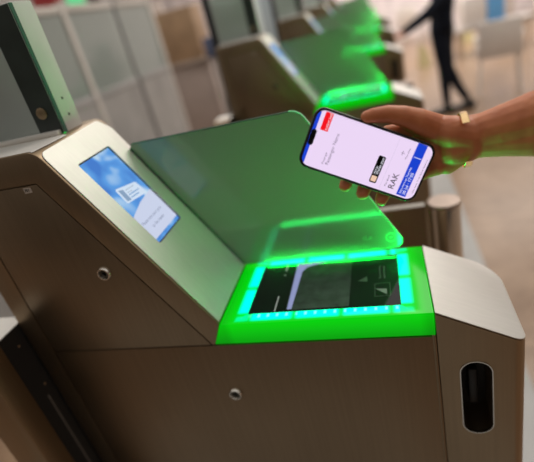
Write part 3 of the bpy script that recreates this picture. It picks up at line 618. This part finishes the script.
def fingers(base, dirv, spread, s=1.):
    dirv = Vector(dirv).normalized(); spread = Vector(spread).normalized(); ch = [[(base, .030*s), (base+dirv*.05, .028*s)], [(base+spread*.02, .020*s), (base+dirv*.075+spread*.02, .018*s)], [(base-spread*.02, .020*s), (base+dirv*.075-spread*.02, .018*s)]]
    for k_, l_ in zip((-1.5, -.5, .5, 1.5), (.065, .078, .074, .058)):
        b0 = base+dirv*.085+spread*(k_*.019); ch.append([(b0, .0100), (b0+dirv*l_*.55+Vector((0, 0, -.012)), .0088), (b0+dirv*l_+Vector((0, 0, -.035)), .0072)])
    ch.append([(base+dirv*.02-spread*.03, .014), (base+dirv*.06-spread*.055, .010), (base+dirv*.09-spread*.06, .008)]); return ch
flesh(fingers(fl(.235, 4.73, 1.015), (-.8, -.45, -.12), (.45, -.8, 0)), .004, 3, skin2, 'hand', pr_)
flesh(fingers(fl(.675, 5.42, .88), (-.1, 0, -1), (1, 0, 0)), .004, 3, skin2, 'hand', pr_)
head = [[(fl(.70, 5.18, 1.40), .055), (fl(.69, 5.18, 1.50), .052)], [(fl(.695, 5.18, 1.60), .088), (fl(.70, 5.18, 1.635), .086)], [(fl(.665, 5.18, 1.54), .055), (fl(.645, 5.18, 1.555), .045)], [(fl(.605, 5.18, 1.590), .014), (fl(.615, 5.18, 1.61), .010)],
        [(fl(.70, 5.095, 1.59), .014), (fl(.70, 5.092, 1.61), .016)], [(fl(.70, 5.265, 1.59), .014), (fl(.70, 5.268, 1.61), .016)]]
hd = flesh(head, .006, 4, skin2, 'head', pr_)
flesh([[(fl(.715, 5.18, 1.615), .094), (fl(.705, 5.18, 1.650), .088)], [(fl(.75, 5.18, 1.57), .060), (fl(.74, 5.18, 1.60), .07)]], .008, 3, simple('dark_hair', (.015, .011, .009), .6), 'hair', pr_)
for dy in (-.032, .032): finish('eye', lathe([(.001, 0), (.010, .002), (.011, .006), (.004, .010)], fl(.618, 5.18+dy, 1.612), (-1, 0, 0), 14), simple('eye', (.06, .05, .045), .2), pr_)
finish('mouth', box(.603, .612, 5.158, 5.202, pz+1.541, pz+1.549, .003), simple('lips', (.32, .09, .07), .5), pr_)
for nm, (a_, b_) in (('shoe', ((.665, 5.09), (-.9, -.1))), ('shoe', ((.90, 5.155), (-.8, -.1)))):
    dv = Vector((b_[0], b_[1], 0)).normalized(); p0 = Vector((a_[0], a_[1], pz+.045)); tilt = Vector((0, 0, 0))
    def ext(bm): pass
    flesh([[(p0-dv*.05+Vector((0, 0, .0)), .044), (p0+dv*.06+Vector((0, 0, -.004)), .040), (p0+dv*.16+Vector((0, 0, -.012)), .032)], [(p0, .043), (p0+Vector((0, 0, .06)), .042)]], .006, 3, simple('black_shoe', (.012, .012, .012), .4), 'shoe', pr_)

# ------------------------------------------------------------------ glass partition at the far left
pt = empty('glass_partition', (-2.2, 2.6, FL), 'glass partition with pale posts and rails, blurred at the upper left', 'partition')
frame_m = simple('pale_partition_frame', (.62, .57, .52), .4)
def bay(y0, y1):
    finish('glass_panel', box(-2.206, -2.194, y0+.03, y1-.03, 1.10, 1.69), M['pane2'], pt)
    finish('lower_panel', box(-2.215, -2.185, y0+.03, y1-.03, FL+.06, 1.04), simple('grey_lower_panel', (.36, .345, .33), .35, noise=.15, scale=3), pt)
    finish('rail', box(-2.22, -2.18, y0+.0275, y1-.0275, 1.04, 1.10, .004), M['pane_rail'], pt)
    finish('top_rail', box(-2.22, -2.18, y0+.0275, y1-.0275, 1.69, 1.74, .004), frame_m, pt)
M['pane2'] = glass('grey_green_partition_glass', (.74, .80, .77), (.58, .64, .60), .74, .1)
M['pane_rail'] = simple('grey_rail', (.36, .35, .34), .4)
ys = [.55, 1.30, 2.00, 2.766, 3.53, 4.232]
for a_, b_ in zip(ys[:-1], ys[1:]): bay(a_, b_)
for y_ in ys:
    if abs(y_-3.53) < .01: finish('slim_post', box(-2.215, -2.185, y_-.012, y_+.012, FL, 1.74, .003), simple('dark_slim_post', (.14, .135, .13), .4), pt)
    else: finish('post', box(-2.225, -2.175, y_-.0275, y_+.0275, FL, 1.76, .004), frame_m, pt)

# service desk behind the partition
dk = empty('service_desk', (-2.35, 5.3, FL), 'tan wooden service desk standing beyond the glass partition', 'desk')
finish('upper_panel', box(-2.62, -2.05, 5.0, 5.35, 1.03, 1.62, .01), simple('tan_wood', (.42, .27, .16), .5, noise=.15, scale=6), dk)
finish('base_cabinet', box(-2.70, -2.0, 4.98, 5.5, FL, 1.00, .01), simple('pink_grey_laminate', (.46, .37, .33), .45, noise=.1, scale=5), dk)
finish('worktop', box(-2.74, -1.96, 4.94, 5.54, 1.00, 1.03, .004), simple('worktop', (.50, .42, .37), .35), dk)
bm = box(-2.20, -2.13, 4.955, 4.995, 1.19, 1.27, .012, 3)
mon = empty('card_terminal', (-1.90, 4.9, FL), 'slim dark terminal on a post beside the service desk', 'terminal')
finish('post', lathe([(.09, 0), (.09, .01), (.022, .014), (.022, 1.25)], (-1.90, 4.9, FL), n=24), simple('grey_post', (.22, .20, .19), .4), mon)
finish('screen', box(-1.97, -1.83, 4.86, 4.90, 1.02, 1.24, .01), simple('dark_blue_screen', (.10, .12, .20), .2), mon)
mon2 = empty('bin', (-1.55, 4.3, FL), 'tall dark bin standing beyond the partition', 'bin')
finish('bin_body', lathe([(.10, 0), (.115, .01), (.115, .80), (.105, .82)], (-1.55, 4.3, FL), n=28), simple('grey_bin', (.10, .085, .075), .5), mon2)
finish('lid', lathe([(.118, 0), (.118, .03), (.08, .05)], (-1.55, 4.3, FL+.82), n=28), simple('bin_lid', (.33, .28, .24), .4), mon2)
tag(solo('wall_panel', box(-3.6, -2.75, 5.8, 5.86, FL, 1.80, .01), simple('pale_panel', (.66, .56, .50), .6, noise=.08)), 'pale upright panel behind the tan wooden desk', 'panel')

# overhead boards at the top left edge
def board(x0, x1, z0, z1, y, m, label):
    b = empty('overhead_sign', ((x0+x1)/2, y, z0), label, 'sign')
    finish('face', box(x0, x1, y-.04, y+.04, z0, z1, .01), m, b)
    for xx in (x0+.1, x1-.1): finish('hanger', cyl((xx, y, z1), (xx, y, 3.8), .012, n=10), M['black'], b)
board(-4.75, -4.32, 2.02, 2.42, 6.0, simple('red_board', (.42, .045, .045), .5), 'red overhead board at the top left edge')
board(-4.20, -3.95, 2.03, 2.42, 6.0, emit('green_sign_face', (.16, .75, .32), .9), 'green lit overhead sign to the right of the red board')
board(-3.86, -3.70, 2.02, 2.40, 6.0, simple('dark_board', (.12, .10, .09), .5), 'small dark overhead board beside the green sign')

# ------------------------------------------------------------------ hall furniture at the upper right
white_p = simple('white_plastic', (.80, .75, .71), .45, noise=.05)
def chair(x, y, rot, label, group=None, scale=1.):
    c = empty('waiting_chair', (0, 0, 0), label, 'chair', group)
    finish('seat', box(-.24, .24, -.23, .23, .43, .475, .018, 3), white_p, c)
    bm = slab([(-.24, .21, .47), (.24, .21, .47), (.22, .30, .86), (-.22, .30, .86)], (0, .03, 0)); bevel_all(bm, .012, 2)
    finish('backrest', bm, white_p, c)
    for sx_ in (-1, 1):
        for sy_ in (-1, 1): finish('leg', tube([(sx_*.20, sy_*.19, .43), (sx_*.225, sy_*.225, 0)], .016), white_p, c)
        finish('armrest', tube([(sx_*.25, -.18, .45), (sx_*.25, -.16, .65), (sx_*.245, .22, .66)], .018), white_p, c)
    c.location = (x, y, FL); c.rotation_euler = (0, 0, rot); c.scale = (scale,)*3; return c
ch0 = chair(1.36, 5.75, math.radians(170), 'pale grey chair standing alone on the floor at the upper right')
bag = empty('shopping_bag', (1.84, 8.6, FL), 'light blue and white bag at the top right, beyond the pale chair', 'bag')
bb = bmesh.new(); add_box(bb, 1.79, 2.06, 8.5, 8.75, FL+.47, FL+.98, .03, 3)
finish('bag_body', bb, simple('light_blue', (.14, .42, .80), .6), bag)
finish('handle', tube([(1.86, 8.62, FL+.97), (1.88, 8.62, FL+1.12), (1.98, 8.62, FL+1.12), (2.0, 8.62, FL+.97)], .012), simple('bag_handle', (.5, .55, .6), .5), bag)
finish('white_side', box(1.40, 1.785, 8.5, 8.74, FL+.47, FL+.96, .03), white_p, bag)
bench = empty('bench', (1.8, 8.62, FL), 'low grey bench under the blue and white bag', 'bench')
finish('seat', box(1.25, 2.5, 8.35, 8.9, FL+.42, FL+.47, .015), simple('grey_bench', (.42, .37, .34), .5), bench)
for xx in (1.35, 2.4):
    for yy in (8.42, 8.82): finish('leg', box(xx-.025, xx+.025, yy-.025, yy+.025, FL, FL+.42), M['chrome'], bench)
# yellow floor markers
def marker(x, y, label):
    c = empty('floor_sign', (x, y, FL), label, 'sign', 'yellow floor signs')
    for s_ in (-1, 1):
        bm = slab([(x-.11, y+s_*.10, FL), (x+.11, y+s_*.10, FL), (x+.075, y+s_*.01, FL+.26), (x-.075, y+s_*.01, FL+.42)], (0, s_*.012, 0)); finish('panel', bm, simple('yellow_plastic', (.55, .47, .25), .5), c)
    return c
marker(.72, 8.4, 'yellow folding floor sign left of the dark-dressed person')
marker(1.75, 10.2, 'yellow folding floor sign right of the dark-dressed person')
# rows of seats against the far wall
seat_m = simple('seat_grey', (.30, .25, .25), .5)
row0 = chair(-1.9, 11.6, math.radians(160), 'white seat at the left end of the far row', 'white seats along the far wall')
for i in range(1, 7):
    x_ = -1.9+i*.66
    c = copy_tree(row0, None, (i*.66, 0, 0)); c['label'] = 'white seat along the far wall, ' + ('next to the left end', 'third from the left end', 'in the middle of the row', 'third from the right end', 'next to the right end', 'at the right end of the row')[i-1]
def kiosk(x, y, h, colr, label):
    k_ = empty('kiosk', (x, y, FL), label, 'kiosk', 'kiosks at the far wall')
    finish('body', box(x-.17, x+.17, y-.12, y+.12, FL, FL+h, .02), simple('kiosk_body', colr, .5), k_)
    finish('screen', box(x-.12, x+.12, y-.135, y-.12, FL+h-.45, FL+h-.12, .004), simple('kiosk_screen', (.06, .06, .08), .2), k_)
kiosk(-3.1, 12.2, 1.5, (.25, .11, .10), 'dark red kiosk far behind the third gate')
kiosk(-.3, 12.4, 1.6, (.60, .52, .55), 'pinkish kiosk at the far wall left of the person')
kiosk(2.9, 12.2, 1.4, (.52, .46, .42), 'beige kiosk at the far wall, top right')
# dividing panels behind the second and third gates' glass
def divider(x0, x1, y, z1, m, label):
    tag(solo('divider_screen', box(x0, x1, y, y+.04, FL, z1, .008), m), label, 'divider')
divider(-1.75, -1.25, 7.2, 1.7, simple('blue_grey_panel', (.36, .42, .45), .4), 'blue grey divider behind the second gate glass')
divider(-2.9, -2.0, 8.6, 2.2, simple('pale_blue_panel', (.60, .68, .68), .4), 'pale blue divider far behind the third gate')

for o in list(bpy.data.objects):
    if '_org' in o: del o['_org']
